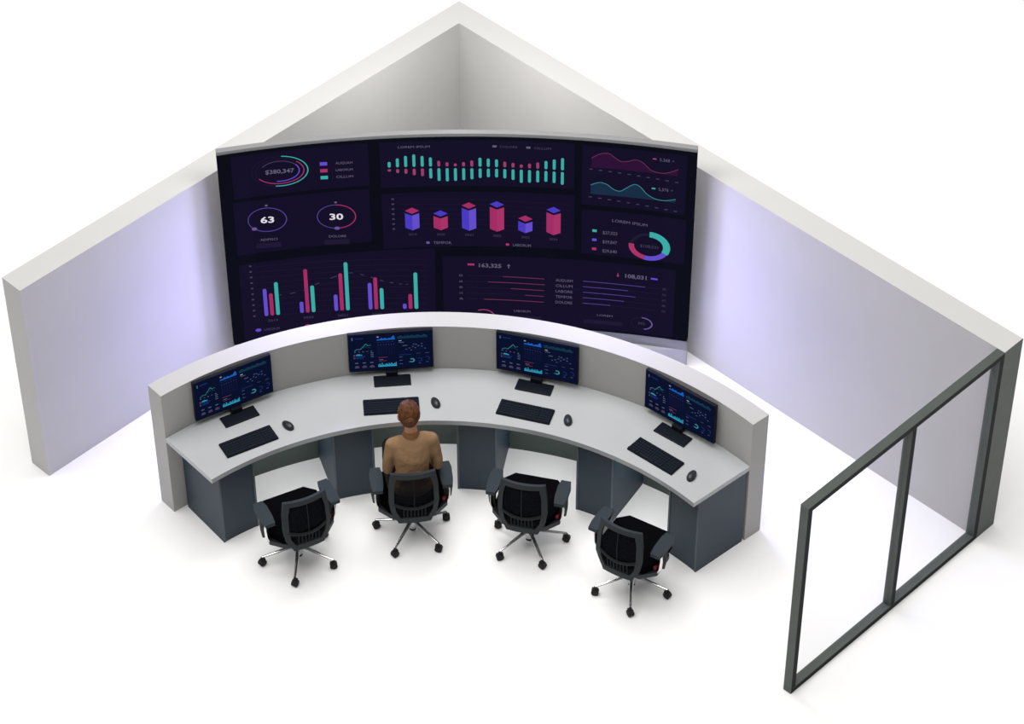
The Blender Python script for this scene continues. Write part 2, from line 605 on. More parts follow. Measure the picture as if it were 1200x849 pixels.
k.word('108,031', (1.295, 0.843), 0.036, 'grey', width=0.158, bold=True)
k.rect(1.405, 0.835, 1.455, 0.851, 'purple')
for i, b in enumerate((1.365, 1.240, 1.297, 1.213, 1.113)):
    z = 0.752 - 0.0545 * i
    k.rect(0.907, z - 0.003, b, z + 0.003, 'iris')
    k.rect(b, z - 0.0025, 1.464, z + 0.0025, 'faint')
    k.word(('73%', '52%', '61%', '48%', '35%')[i], (1.508, z + 0.002), 0.020, 'dim', width=0.028)
k.arc((1.349, 0.388), 0.078, 0.058, 0.010, 0, 165, 'lilac')
k.arc((1.349, 0.388), 0.078, 0.058, 0.006, 165, 360, 'faint')
k.word('39%', (1.349, 0.388), 0.024, 'dim', width=0.055)
k.word('LOREM', (1.074, 0.428), 0.018, 'grey', width=0.115)
k.rect(0.915, 0.338, 1.205, 0.375, 'faint')
k.done('dashboard_tile', disp)
# top right: two area curves
k = tile(0.885, 1.49, 1.63, 2.035)
c1 = smooth_curve([(0.951, 1.925), (1.003, 1.965), (1.067, 1.98), (1.116, 1.947), (1.159, 1.918), (1.208, 1.924), (1.271, 1.946), (1.32, 1.922), (1.375, 1.867), (1.441, 1.851), (1.494, 1.86), (1.568, 1.902)])
c2 = smooth_curve([(0.949, 1.679), (1.008, 1.706), (1.062, 1.696), (1.112, 1.655), (1.161, 1.644), (1.208, 1.681), (1.261, 1.719), (1.305, 1.701), (1.35, 1.645), (1.411, 1.608), (1.481, 1.602), (1.559, 1.625)])
k.fill(c1, 1.842, 'plum', 1)
k.fill(c2, 1.594, 'sea', 1)
k.line(c1, 0.005, 'wine', 2)
k.line(c2, 0.005, 'seal', 2)
for i in range(10):
    x = 0.948 + 0.0682 * i
    k.rect(x - 0.012, 1.820 - 0.0046 * i, x + 0.012, 1.828 - 0.0046 * i, 'dim')
    k.rect(x - 0.012, 1.562 - 0.0058 * i, x + 0.012, 1.570 - 0.0058 * i, 'dim')
for z, m, w in ((1.972, 'rose', '5,368 ↑'), (1.701, 'teal', '5,376 ↓')):
    k.rect(1.385, z - 0.006, 1.412, z + 0.006, m)
    k.word(w[:5], (1.470, z), 0.028, 'grey', width=0.072)
    s = 1 if '↑' in w else -1
    k.face([(1.522, z - 0.006 * s), (1.538, z - 0.006 * s), (1.530, z + 0.010 * s)], 'dim')
k.done('dashboard_tile', disp)
# middle right: donut with legend
k = tile(0.888, 1.02, 1.645, 1.445, -0.05, 1.24)
k.word('LOREM IPSUM', (1.237, 1.356), 0.026, 'grey', width=0.255)
k.slope, k.s0 = 0.0, 1.2
for i, (m, w) in enumerate((('teal', '$37,023'), ('purple', '$39,847'), ('pink', '$29,640'))):
    k.rect(0.967, 1.238 - 0.087 * i, 0.999, 1.262 - 0.087 * i, m)
    k.word(w, (1.096, 1.240 - 0.087 * i), 0.030, 'grey', width=0.105)
c = (1.383, 1.151)
k.arc(c, 0.128, 0.114, 0.052, 0, 118, 'teal')
k.arc(c, 0.128, 0.114, 0.042, 118, 195, 'purple')
k.arc(c, 0.130, 0.112, 0.040, 195, 276, 'pink')
k.arc(c, 0.130, 0.112, 0.026, 276, 360, 'faint')
k.word('$108,031', c, 0.028, 'dim', width=0.13)
k.done('dashboard_tile', disp)

# ------------------------------------------------------------------ curved counter
DC = (-0.097 * S, -3.06 * S)
ZT = 0.413 * S
parapet = empty('curved_screen_wall', (*pol(DC, 1.63 * S, R(4.5)), 0))
bm = bmesh.new()
sector(bm, DC, 1.592 * S, 1.676 * S, R(-40.5), R(49.5), 0, 0.637 * S, 72)
bevel(bm, 0.003, 1)
bmesh.ops.transform(bm, matrix=Matrix.Translation(-parapet.location), verts=bm.verts[:])
o = obj('curved_screen_wall', bm, M['parapet'], None, 0.5)
o.location = parapet.location
bpy.data.objects.remove(parapet)
o.name = 'curved_screen_wall'
tag(o, 'tall curved white upstand wall along the back of the control desk', 'partition')

wt = empty('worktop', (*pol(DC, 1.44 * S, R(4.5)), 0))
tag(wt, 'long curved white worktop carrying the four workstations', 'desk')


def wobj(name, bm, m, parent, smooth=None):
    bmesh.ops.transform(bm, matrix=Matrix.Translation(-Vector(parent.location)), verts=bm.verts[:])
    return obj(name, bm, m, parent, smooth)


bm = bmesh.new()
sector(bm, DC, 1.296 * S, 1.591 * S, R(-40.5), R(49.5), ZT - 0.040, ZT, 72)
bevel(bm, 0.003, 1)
wobj('top_slab', bm, M['worktop'], wt, 0.5)
peds = [(-38.4, -31.5), (-17.4, -10.3), (3.7, 10.6), (24.6, 31.5), (42.7, 49.4)]
for (a, b), (c, d) in zip(peds, peds[1:]):
    bm = bmesh.new()
    sector(bm, DC, 1.580 * S, 1.5905 * S, R(b + 0.05), R(c - 0.05), 0.0, ZT - 0.0405, 14)
    wobj('modesty_panel', bm, M['modesty'], wt, 0.5)
plab = ['slate grey desk cabinet at the desk end farthest from the glass screen', 'slate grey desk cabinet beside the seated person, on the side away from the glass screen',
        'slate grey desk cabinet beside the seated person, on the glass screen side', 'slate grey desk cabinet between the two empty chairs nearest the glass screen',
        'slate grey desk cabinet at the desk end nearest the glass screen']
for i, (a, b) in enumerate(peds):
    mid = pol(DC, 1.45 * S, R((a + b) / 2))
    t = empty('desk_cabinet', (*mid, 0))
    tag(t, plab[i], 'cabinet', 'cabinets under the curved desk')
    e = 0.35
    bm = bmesh.new()
    sector(bm, DC, 1.331 * S, 1.5795 * S, R(a + e), R(b - e), 0, ZT - 0.0405, 6)
    bevel(bm, 0.002, 1)
    wobj('carcass', bm, M['slate'], t, 0.5)
    for lo, hi in ((a, a + e - 0.01), (b - e + 0.01, b)):
        bm = bmesh.new()
        sector(bm, DC, 1.329 * S, 1.5795 * S, R(lo), R(hi), 0, ZT - 0.0405, 1)
        bevel(bm, 0.002, 1)
        for f in bm.faces:
            rr = math.hypot(f.calc_center_median().x - DC[0], f.calc_center_median().y - DC[1])
            f.material_index = 1 if rr < 1.332 * S else 0
        wobj('side_panel', bm, [M['slate'], M['slate_edge']], t)

# ------------------------------------------------------------------ monitors
MW, MH = 0.333 * S, 0.201 * S
Q = dict(
    bg=glow('monitor_navy', (6, 14, 42)),
    dots=glow('monitor_grid', (20, 22, 62)),
    blue=glow('monitor_blue', (24, 92, 180)),
    royal=glow('monitor_royal', (26, 50, 108)),
    cyan=glow('monitor_cyan', (44, 150, 178)),
    aqua=glow('monitor_aqua', (54, 134, 140)),
    sea=glow('monitor_sea', (14, 50, 68)),
    teal=glow('monitor_teal', (28, 78, 92)),
    white=glow('monitor_white', (165, 172, 190)),
    grey=glow('monitor_grey', (80, 88, 118)),
    mauve=glow('monitor_mauve', (84, 64, 92)),
    rose=glow('monitor_rose', (108, 46, 66)),
)


def make_monitor():
    t = empty('monitor')
    z0 = 0.44 * S - ZT                      # lower edge of the casing above the worktop
    bm = bmesh.new()
    box(bm, (0, 0.014, z0 + MH / 2), (MW, 0.026, MH))
    box(bm, (0, 0.034, z0 + MH / 2), (MW * 0.5, 0.022, MH * 0.5))
    bevel(bm, 0.003, 2)
    cs = obj('casing', bm, M['casing'], t)
    bm = bmesh.new()
    box(bm, (0, 0.0004, z0 + MH / 2 + 0.003), (MW - 0.014, 0.003, MH - 0.022))
    sc = obj('screen', bm, Q['bg'], t)
    W, Hh = MW - 0.02, MH - 0.028
    k = Ink(Q, lambda x, y, lay: ((x - 0.5) * W, -0.0014 - 0.0004 * lay, z0 + 0.017 + (1 - y) * Hh))
    # layout in fractions of the screen, y downwards; wrap flips it
    k.face([(0, 0), (1, 0), (1, 1), (0, 1)], 'bg', 0)
    k.rect(0.03, 0.05, 0.045, 0.13, 'grey')
    k.rect(0.07, 0.075, 0.17, 0.095, 'royal')
    pl = [(0.06, 0.42), (0.10, 0.38), (0.13, 0.40), (0.17, 0.31), (0.20, 0.24), (0.225, 0.30), (0.26, 0.28)]
    k.line(pl, 0.008, 'aqua')
    k.line([(0.06, 0.44), (0.15, 0.36), (0.2, 0.33), (0.26, 0.36)], 0.006, 'teal')
    for i in range(5):
        k.rect(0.055 + 0.05 * i, 0.452, 0.073 + 0.05 * i, 0.475, 'mauve' if i % 2 else 'grey')
    for i in range(3):
        k.rect(0.045, 0.545 + 0.045 * i, 0.065, 0.565 + 0.045 * i, 'rose' if i == 1 else 'grey')
        k.rect(0.075, 0.545 + 0.045 * i, (0.15, 0.185, 0.165)[i], 0.568 + 0.045 * i, ('cyan', 'royal', 'royal')[i], 1)
        k.rect(0.255, 0.50 + 0.055 * i, 0.29, 0.52 + 0.055 * i, 'grey')
    k.rect(0.085, 0.53, 0.125, 0.56, 'cyan', 2)
    for i in range(3):
        x = 0.06 + 0.092 * i
        k.rect(x, 0.775, x + 0.04, 0.80, 'grey')
        k.face([(x - 0.01, 0.90), (x + 0.055, 0.90), (x + 0.035, 0.868), (x + 0.01, 0.868)], 'mauve')
        k.rect(x - 0.005, 0.915, x + 0.05, 0.928, 'grey')
    k.rect(0.335, 0.055, 0.36, 0.075, 'white')
    ar = [(0.335, 0.145), (0.355, 0.125), (0.375, 0.14), (0.39, 0.09), (0.41, 0.13), (0.435, 0.10), (0.46, 0.135), (0.485, 0.11), (0.505, 0.12), (0.53, 0.055), (0.545, 0.055), (0.555, 0.13)]
    for a, b in zip(ar, ar[1:]):
        k.face([(a[0], 0.165), (b[0], 0.165), b, a], 'blue')
    for i in range(4):
        k.rect(0.335 + 0.055 * i, 0.215, 0.375 + 0.055 * i, 0.225, 'royal')
    for i in range(7):
        for j in range(6):
            k.rect(0.345 + 0.032 * i, 0.30 + 0.05 * j, 0.360 + 0.032 * i, 0.325 + 0.05 * j, 'dots')
        k.rect(0.345 + 0.032 * i, 0.285, 0.353 + 0.032 * i, 0.297, 'grey')
    k.rect(0.345, 0.655, 0.46, 0.67, 'rose')
    k.rect(0.355, 0.715, 0.405, 0.735, 'grey')
    k.rect(0.355, 0.758, 0.445, 0.770, 'rose')
    bars = [9, 12, 7, 14, 8, 6, 10, 11, 8, 12, 9, 13, 10, 8, 11, 14]
    for i, b in enumerate(bars):
        k.rect(0.342 + 0.0142 * i, 0.93 - b * 0.0078, 0.352 + 0.0142 * i, 0.93, 'cyan')
    k.rect(0.342, 0.905, 0.568, 0.93, 'cyan', 2)
    random.seed(3)
    wv = [(0.585 + 0.0125 * i, 0.115 - 0.05 * abs(math.sin(i * 0.55)) * (0.5 + random.random() * 0.6)) for i in range(30)]
    for a, b in zip(wv, wv[1:]):
        k.face([(a[0], 0.155), (b[0], 0.155), b, a], 'sea')
    k.line(wv, 0.005, 'teal', 2)
    k.rect(0.60, 0.205, 0.635, 0.222, 'white')
    k.rect(0.60, 0.255, 0.665, 0.272, 'grey')
    k.rect(0.645, 0.35, 0.70, 0.368, 'grey')
    nodes = [(0.69, 0.47), (0.73, 0.44), (0.77, 0.40), (0.81, 0.34), (0.84, 0.39), (0.80, 0.44), (0.88, 0.33), (0.88, 0.41), (0.78, 0.33), (0.92, 0.47), (0.75, 0.50)]
    for a, b in zip(nodes, nodes[1:]):
        k.line([a, b], 0.003, 'royal')
    for a in nodes:
        k.rect(a[0] - 0.008, a[1] - 0.010, a[0] + 0.008, a[1] + 0.010, 'grey', 2)
    k.rect(0.60, 0.615, 0.75, 0.628, 'royal')
    for i in range(3):
        k.rect(0.60 + 0.002 * i, 0.675 + 0.10 * i, 0.64, 0.688 + 0.10 * i, 'grey')
        k.rect(0.81, 0.60 + 0.004 * i, 0.86, 0.602 + 0.004 * i, 'grey')
    k.rect(0.92, 0.60, 0.965, 0.615, 'mauve')
    asp = W / Hh
    for cx, cy, r, m, w, t1 in ((0.755, 0.80, 0.026, 'aqua', 0.016, 270), (0.848, 0.79, 0.027, 'royal', 0.008, 250), (0.94, 0.765, 0.027, 'royal', 0.008, 200)):
        n = 18
        for i in range(n):
            a, b = R(t1 * i / n - 40), R(t1 * (i + 1) / n - 40)
            P = lambda t, q: (cx + (r + q) * math.sin(t), cy - (r + q) * asp * math.cos(t))
            k.face([P(a, -w / 2), P(b, -w / 2), P(b, w / 2), P(a, w / 2)], m)
    k.rect(0.715, 0.83, 0.735, 0.845, 'grey')
    k.rect(0.835, 0.885, 0.862, 0.897, 'grey')
    k.rect(0.925, 0.86, 0.955, 0.872, 'grey')
    k.done('screen_pattern', sc)
    bm = bmesh.new()
    box(bm, (0, -0.006, (z0 + 0.006) / 2 + 0.004), (0.082, 0.046, z0 - 0.004))
    box(bm, (0, 0.038, z0 + 0.05), (0.082, 0.024, 0.15))
    bevel(bm, 0.004, 2)
    obj('neck', bm, M['stand'], t)
    bm = bmesh.new()
    box(bm, (0, 0.0, 0.006), (0.262, 0.108, 0.012))
    bevel(bm, 0.004, 2)
    b = obj('base', bm, M['stand'], t)
    b.location = (0, -0.064, 0)
    return t


mon_spots = [(-0.8691, -1.7064, 29.2), (-0.2661, -1.5057, 4.9), (0.3054, -1.5513, -16.6), (0.8493, -1.8268, -39.3)]
mon_lab = ['black desktop monitor at the desk end farthest from the glass screen', 'black desktop monitor facing the seated person',
           'black desktop monitor second from the glass screen end of the desk', 'black desktop monitor at the desk end nearest the glass screen']
m0 = make_monitor()
for i, (x, y, a) in enumerate(mon_spots):
    o = m0 if i == 0 else copy_tree(m0)
    o.location = (x * S, y * S, ZT)
    o.rotation_euler = (0, 0, R(a))
    tag(o, mon_lab[i], 'monitor', 'monitors on the curved desk')


# ------------------------------------------------------------------ keyboards and mice
def make_keyboard():
    t = empty('keyboard')
    bm = bmesh.new()
    box(bm, (0, 0, 0.007), (0.392, 0.148, 0.014))
    bevel(bm, 0.004, 2)
    obj('key_tray', bm, M['keyb'], t)
    bm = bmesh.new()
    for r in range(6):
        y = -0.058 + 0.0228 * r + (0.004 if r == 5 else 0)
        if r == 0:
            row = [(-0.180, 0.028), (-0.148, 0.028), (-0.116, 0.028), (-0.034, 0.126), (0.050, 0.028), (0.082, 0.022)]
        else:
            row = [(-0.182 + 0.0208 * c, 0.0176) for c in range(13)] + [(0.089, 0.0176)]
        row += [(0.118 + 0.0196 * c, 0.0166) for c in range(4)]
        for x, w in row:
            box(bm, (x, y, 0.0160), (w, 0.0186, 0.005))
    obj('keys', bm, M['keycap'], t)
    return t


kb_spots = [(-0.809, -1.875, 28.6), (-0.264, -1.686, 4.5), (0.258, -1.723, -17.2), (0.755, -1.970, -41.0)]
kb_lab = ['black keyboard at the desk end farthest from the glass screen', 'black keyboard partly hidden behind the person\'s head',
          'black keyboard second from the glass screen end of the desk', 'black keyboard at the desk end nearest the glass screen']
k0 = make_keyboard()
for i, (x, y, a) in enumerate(kb_spots):
    o = k0 if i == 0 else copy_tree(k0)
    o.location = (x * S, y * S, ZT)
    o.rotation_euler = (0, 0, R(a))
    tag(o, kb_lab[i], 'keyboard', 'keyboards on the curved desk')


def make_mouse():
    t = empty('computer_mouse')
    bm = bmesh.new()
    bmesh.ops.create_uvsphere(bm, u_segments=24, v_segments=14, radius=1)
    for v in bm.verts:
        x, y, z = v.co
        w = 0.0305 * (1 - 0.10 * y)
        v.co = (x * w, y * 0.056, max(0.0, (z + 0.25)) * 0.030 * (1 - 0.18 * y))
    bmesh.ops.remove_doubles(bm, verts=bm.verts[:], dist=0.0004)
    obj('shell', bm, M['mouse'], t, 0.9)
    bm = bmesh.new()
    lathe(bm, [(0.006, -0.003), (0.0085, -0.002), (0.0085, 0.002), (0.006, 0.003)], 14, Matrix.Translation((0, 0.030, 0.0222)) @ Matrix.Rotation(PI / 2, 4, 'Y'))
    obj('scroll_wheel', bm, M['wheelm'], t)
    bm = bmesh.new()
    for s in (-1, 1):
        tube(bm, [(s * 0.007, 0.010 + 0.004 * i, 0.0345 - 0.0004 * i * i * 0.1 - 0.0011 * i) for i in range(9)], 0.0008, 6)
    obj('button_seam', bm, M['wheelm'], t)
    return t


ms_spots = [(-0.662, -1.790, 131.9), (-0.092, -1.669, 110.0), (0.423, -1.771, 90.3), (0.888, -2.078, 64.0)]
ms_lab = ['black mouse at the desk end farthest from the glass screen', 'black mouse on the desk beside the person\'s head',
          'black mouse second from the glass screen end of the desk', 'black mouse at the desk end nearest the glass screen']
s0 = make_mouse()
for i, (x, y, a) in enumerate(ms_spots):
    o = s0 if i == 0 else copy_tree(s0)
    o.location = (x * S, y * S, ZT)
    o.rotation_euler = (0, 0, R(a - 90))
    tag(o, ms_lab[i], 'computer mouse', 'mice on the curved desk')


# ------------------------------------------------------------------ chairs
def back_y(x, z):
    """depth of the curved backrest shell at lateral x, height z"""
    return -0.212 + 0.062 * min(1, abs(x) / 0.19) ** 2 * (0.45 + 0.55 * min(1, (z - 0.36) / 0.35)) - 0.018 * math.sin(min(1, max(0, (z - 0.36) / 0.43)) * PI)


BACK = [(-0.155, 0.780), (-0.172, 0.66), (-0.175, 0.52), (-0.160, 0.425), (-0.112, 0.325),
        (0.112, 0.325), (0.160, 0.425), (0.175, 0.52), (0.172, 0.66), (0.155, 0.780)]


def make_chair():
    t = empty('swivel_chair')
    # seat pad
    bm = bmesh.new()
    w, f, r, c = 0.222, 0.225, -0.160, 0.07
    prism(bm, [(-w, r + 0.10), (-w, f - c), (-w + c, f), (w - c, f), (w, f - c), (w, r + 0.10), (w - 0.055, r), (-w + 0.055, r)], 0.372, 0.438)
    bevel(bm, 0.022, 3)
    obj('seat', bm, M['seat'], t, 0.6)
    bm = bmesh.new()
    prism(bm, [(-0.242, -0.09), (-0.236, 0.09), (-0.15, 0.19), (0.15, 0.19), (0.236, 0.09), (0.242, -0.09), (0.15, -0.182), (-0.15, -0.182)], 0.334, 0.3725)
    bevel(bm, 0.012, 2)
    obj('seat_shell', bm, M['black'], t, 0.6)
    # backrest frame: flat ring following the outline
    bm = bmesh.new()
    P = []
    n = len(BACK)
    for i in range(n):
        a, b = Vector(BACK[i]), Vector(BACK[(i + 1) % n])
        k = 10 if i == n - 1 else (6 if i == 4 else 3)
        P += [a + (b - a) * j / k for j in range(k)]
    rings = []
    for i, q in enumerate(P):
        d = (P[(i + 1) % len(P)] - P[i - 1]).normalized()
        nrm = Vector((-d.y, d.x))
        if nrm.dot(Vector((0, 0.57)) - q) < 0:
            nrm = -nrm
        wd = 0.052 if q.y < 0.34 else (0.040 if q.y > 0.74 else 0.036)
        ring = []
        for off, dy in ((0, -0.011), (wd, -0.011), (wd, 0.011), (0, 0.011)):
            x, z = q + nrm * off
            zz = z + (0.018 * (1 - (x / 0.17) ** 2) if q.y > 0.77 else 0)
            ring.append(bm.verts.new((x, back_y(x, z) + dy, zz)))
        rings.append(ring)
    for i in range(len(rings)):
        a, b = rings[i], rings[(i + 1) % len(rings)]
        for j in range(4):
            bm.faces.new((a[j], a[(j + 1) % 4], b[(j + 1) % 4], b[j]))
    bevel(bm, 0.004, 2, 0.9)
    obj('backrest_frame', bm, M['chair_frame'], t, 0.7)
    # stretched mesh
    bm = bmesh.new()
    rows = []
    for j in range(13):
        z = 0.345 + (0.770 - 0.345) * j / 12
        hw = 0.175
        for (x0, z0), (x1, z1) in zip(BACK[:4], BACK[1:5]):
            if z1 <= z <= z0:
                hw = abs(x0 + (x1 - x0) * (z0 - z) / (z0 - z1)) - 0.012
        rows.append([bm.verts.new((hw * (-1 + 2 * i / 14), back_y(hw * (-1 + 2 * i / 14), z) + 0.003, z + (0.012 * (1 - (-1 + 2 * i / 14) ** 2) if j == 12 else 0))) for i in range(15)])
    for a, b in zip(rows, rows[1:]):
        for i in range(14):
            bm.faces.new((a[i], a[i + 1], b[i + 1], b[i]))
    obj('backrest_mesh', bm, M['mesh'], t, 1.0)
    # lumbar support: curved bar, ribs and a spine strip
    bm = bmesh.new()
    tube(bm, [(x, back_y(x, 0.48) - 0.006, 0.475 + 0.045 * (abs(x) / 0.16) ** 2) for x in [(-0.150 + 0.030 * i) for i in range(11)]], 0.016, 10, (0.35, 1.0))
    for i in range(7):
        x = -0.075 + 0.025 * i
        tube(bm, [(x, back_y(x, 0.47) - 0.004, 0.47), (x, back_y(x, 0.39) - 0.004, 0.390)], 0.005, 6)
    tube(bm, [(0, back_y(0, 0.37) - 0.003, 0.350), (0, back_y(0, 0.48) - 0.003, 0.48), (0, back_y(0, 0.6) - 0.003, 0.60), (0, back_y(0, 0.78) - 0.003, 0.775)], 0.0035, 8)
    obj('lumbar_support', bm, M['lumbar'], t, 0.8)
    # carrier joining backrest and mechanism
    bm = bmesh.new()
    tube(bm, [(0, -0.200, 0.360), (0, -0.190, 0.338), (0, -0.14, 0.325), (0, -0.05, 0.325), (0, 0.04, 0.325)], [0.03, 0.032, 0.032, 0.03, 0.028], 12, (1.5, 0.6))
    obj('back_carrier', bm, M['black'], t, 0.8)
    bm = bmesh.new()
    box(bm, (0, 0.0, 0.340), (0.17, 0.24, 0.062))
    bevel(bm, 0.014, 2)
    obj('tilt_mechanism', bm, M['black'], t, 0.8)
    bm = bmesh.new()
    box(bm, (0.212, -0.055, 0.392), (0.034, 0.065, 0.036))
    bevel(bm, 0.008, 2)
    tag(obj('tilt_knob', bm, M['red'], t, 0.8), 'dark red plastic knob')
    # armrests
    for s in (-1, 1):
        bm = bmesh.new()
        tube(bm, [(s * 0.08, -0.045, 0.318), (s * 0.17, -0.055, 0.318), (s * 0.236, -0.065, 0.348), (s * 0.254, -0.068, 0.40), (s * 0.258, -0.066, 0.47), (s * 0.254, -0.058, 0.53)], [0.016, 0.018, 0.018, 0.016, 0.013, 0.009], 10, (1.3, 0.7))
        a = obj('armrest', bm, M['chrome'], t, 0.8)
        tag(a, 'polished metal bracket with black post and grey pad')
        bm = bmesh.new()
        tube(bm, [(s * 0.250, -0.046, 0.385), (s * 0.256, -0.042, 0.47), (s * 0.250, -0.030, 0.560)], [0.017, 0.020, 0.023], 12, (1.5, 0.75))
        obj('armrest_post', bm, M['black'], a, 0.8)
        bm = bmesh.new()
        q = [(-0.034, -0.115), (-0.044, -0.05), (-0.046, 0.06), (-0.034, 0.115), (0.034, 0.115), (0.046, 0.06), (0.044, -0.05), (0.034, -0.115)]
        prism(bm, q, 0.558, 0.588)
        bevel(bm, 0.008, 2)
        bmesh.ops.transform(bm, matrix=Matrix.Translation((s * 0.242, -0.025, 0)), verts=bm.verts[:])
        obj('armrest_pad', bm, M['pad'], a, 0.8)
    # column
    bm = bmesh.new()
    lathe(bm, [(0.020, 0.030), (0.025, 0.034), (0.025, 0.06), (0.020, 0.07), (0.020, 0.315)], 20)
    obj('gas_column', bm, M['black'], t, 0.7)
    bm = bmesh.new()
    lathe(bm, [(0.029, 0.058), (0.034, 0.07), (0.036, 0.13), (0.031, 0.158), (0.026, 0.172)], 24)
    obj('base_hub', bm, M['chrome'], t, 0.7)
    # five chrome legs, each with a caster
    for i in range(5):
        a = PI / 2 + i * 2 * PI / 5
        d = Vector((math.cos(a), math.sin(a), 0))
        bm = bmesh.new()
        tube(bm, [d * 0.028 + Vector((0, 0, 0.128)), d * 0.10 + Vector((0, 0, 0.112)), d * 0.19 + Vector((0, 0, 0.092)), d * 0.262 + Vector((0, 0, 0.078))],
             [0.017, 0.014, 0.011, 0.009], 10, (1.0, 0.75))
        lg = obj('leg', bm, M['chrome'], t, 0.7)
        bm = bmesh.new()
        sw = a + (0.55 if i % 2 else -0.4)
        cdir = Vector((math.cos(sw), math.sin(sw), 0))
        cen = d * 0.263 + Vector((0, 0, 0.0265))
        rot = Matrix.Rotation(sw, 4, 'Z') @ Matrix.Rotation(PI / 2, 4, 'X')
        for off in (-0.0125, 0.0125):
            side = Vector((-math.sin(sw), math.cos(sw), 0)) * off
            lathe(bm, [(0.018, -0.009), (0.0265, -0.006), (0.0265, 0.006), (0.018, 0.009)], 20, Matrix.Translation(cen + side) @ rot)
        box(bm, cen + Vector((0, 0, 0.012)), (0.046, 0.024, 0.036), Matrix.Rotation(sw, 3, 'Z'))
        tube(bm, [cen + Vector((0, 0, 0.02)), cen + Vector((0, 0, 0.048))], 0.009, 10)
        obj('caster', bm, M['rubber'], lg, 0.6)
    return t


# place on the floor, heading of the seat, heading of the swivelling five-legged base
CH = [(-0.626, -2.100, 116.0, 122.3), (-0.186, -1.966, 97.0, 98.5), (0.270, -2.026, 75.5, 74.0), (0.662, -2.268, 58.5, 50.0)]
ch_lab = ['empty black mesh swivel chair farthest from the glass screen', 'black mesh swivel chair the person is sitting in',
          'empty black mesh swivel chair next to the person, on the glass screen side', 'empty black mesh swivel chair nearest the glass screen']
c0 = make_chair()
for i, (x, y, a, base) in enumerate(CH):
    o = c0 if i == 0 else copy_tree(c0)
    o.location = (x * S, y * S, 0)
    o.rotation_euler = (0, 0, R(a - 90))
    for ch in o.children:
        if ch.name.startswith('leg'):
            ch.rotation_euler.z = R(base - a)
    tag(o, ch_lab[i], 'office chair', 'chairs at the curved desk')


# ------------------------------------------------------------------ the seated person
def fuse(o, size, smooth=4):
    """melt overlapping volumes of one mesh into a single continuous skin"""
    m = o.modifiers.new('fuse', 'REMESH')
    m.mode = 'VOXEL'
    m.voxel_size = size
    k = o.modifiers.new('relax', 'SMOOTH')
    k.factor, k.iterations = 0.5, smooth
    me = bpy.data.meshes.new_from_object(o.evaluated_get(bpy.context.evaluated_depsgraph_get()))
    old = o.data
    o.modifiers.clear()
    o.data = me
    bpy.data.meshes.remove(old)
    me.name = o.name
    for f in me.polygons:
        f.use_smooth = True
    return o


def unit_ball(nu=16, nv=10):
    v = [(0, 0, 1)]
    for j in range(1, nv):
        for i in range(nu):
            a, b = 2 * PI * i / nu, PI * j / nv
            v.append((math.sin(b) * math.cos(a), math.sin(b) * math.sin(a), math.cos(b)))
    v.append((0, 0, -1))
    f = [(0, 1 + i, 1 + (i + 1) % nu) for i in range(nu)]
    for j in range(nv - 2):
        for i in range(nu):
            p, q = 1 + j * nu + i, 1 + j * nu + (i + 1) % nu
            f.append((p, p + nu, q + nu, q))
    e = len(v) - 1
    f += [(e, e - nu + (i + 1) % nu, e - nu + i) for i in range(nu)]
    return [Vector(x) for x in v], f


BALL = unit_ball()
FINE = unit_ball(32, 20)


class Clay:
    """overlapping closed volumes, later fused into one surface"""
    def __init__(self):
        self.v, self.f = [], []

    def blob(self, c, r, rot=None, kind=None):
        k = len(self.v)
        vs, fs = kind or BALL
        for p in vs:
            q = Vector((p.x * r[0], p.y * r[1], p.z * r[2]))
            self.v.append(tuple(Vector(c) + ((rot @ q) if rot else q)))
        self.f += [tuple(x + k for x in t) for t in fs]

    def swell(self, chains):
        for ch in chains:
            for (p, a), (q, b) in zip(ch, ch[1:]):
                p, q = Vector(p), Vector(q)
                a = a if isinstance(a, tuple) else (a, a)
                b = b if isinstance(b, tuple) else (b, b)
                d = q - p
                up = abs(d.z) > 0.7 * d.length
                n = max(2, int(d.length / (0.2 * min(a + b))))
                for i in range(n + 1):
                    t = i / n
                    rx, ry = a[0] + (b[0] - a[0]) * t, a[1] + (b[1] - a[1]) * t
                    m = min(rx, ry)
                    self.blob(p + d * t, (rx, ry, m) if up else (rx, m, ry))

    def done(self, name, m, parent, size, smooth):
        me = bpy.data.meshes.new(name)
        me.from_pydata(self.v, [], self.f)
        me.materials.append(m)
        o = bpy.data.objects.new(name, me)
        COL.objects.link(o)
        o.parent = parent
        return fuse(o, size, smooth)


def solid(name, chains, m, parent, size=0.006, smooth=4):
    c = Clay()
    c.swell(chains)
    return c.done(name, m, parent, size, smooth)


pr = empty('person', (CH[1][0] * S, CH[1][1] * S, 0), R(CH[1][2] - 90))
tag(pr, 'person with auburn hair and tan blouse sitting with their back to the viewer', 'person')
PEL = (0.0, -0.06, 0.530)
SP = [(PEL, (0.135, 0.095)), ((0.003, -0.075, 0.625), (0.115, 0.082)), ((0.006, -0.072, 0.70), (0.105, 0.078)), ((0.010, -0.050, 0.80), (0.118, 0.082)),
      ((0.014, -0.028, 0.885), (0.125, 0.078)), ((0.014, -0.010, 0.955), (0.060, 0.055)), ((0.013, 0.005, 1.01), (0.043, 0.045)), ((0.010, 0.020, 1.055), (0.043, 0.046))]
CHEST = SP[4][0]


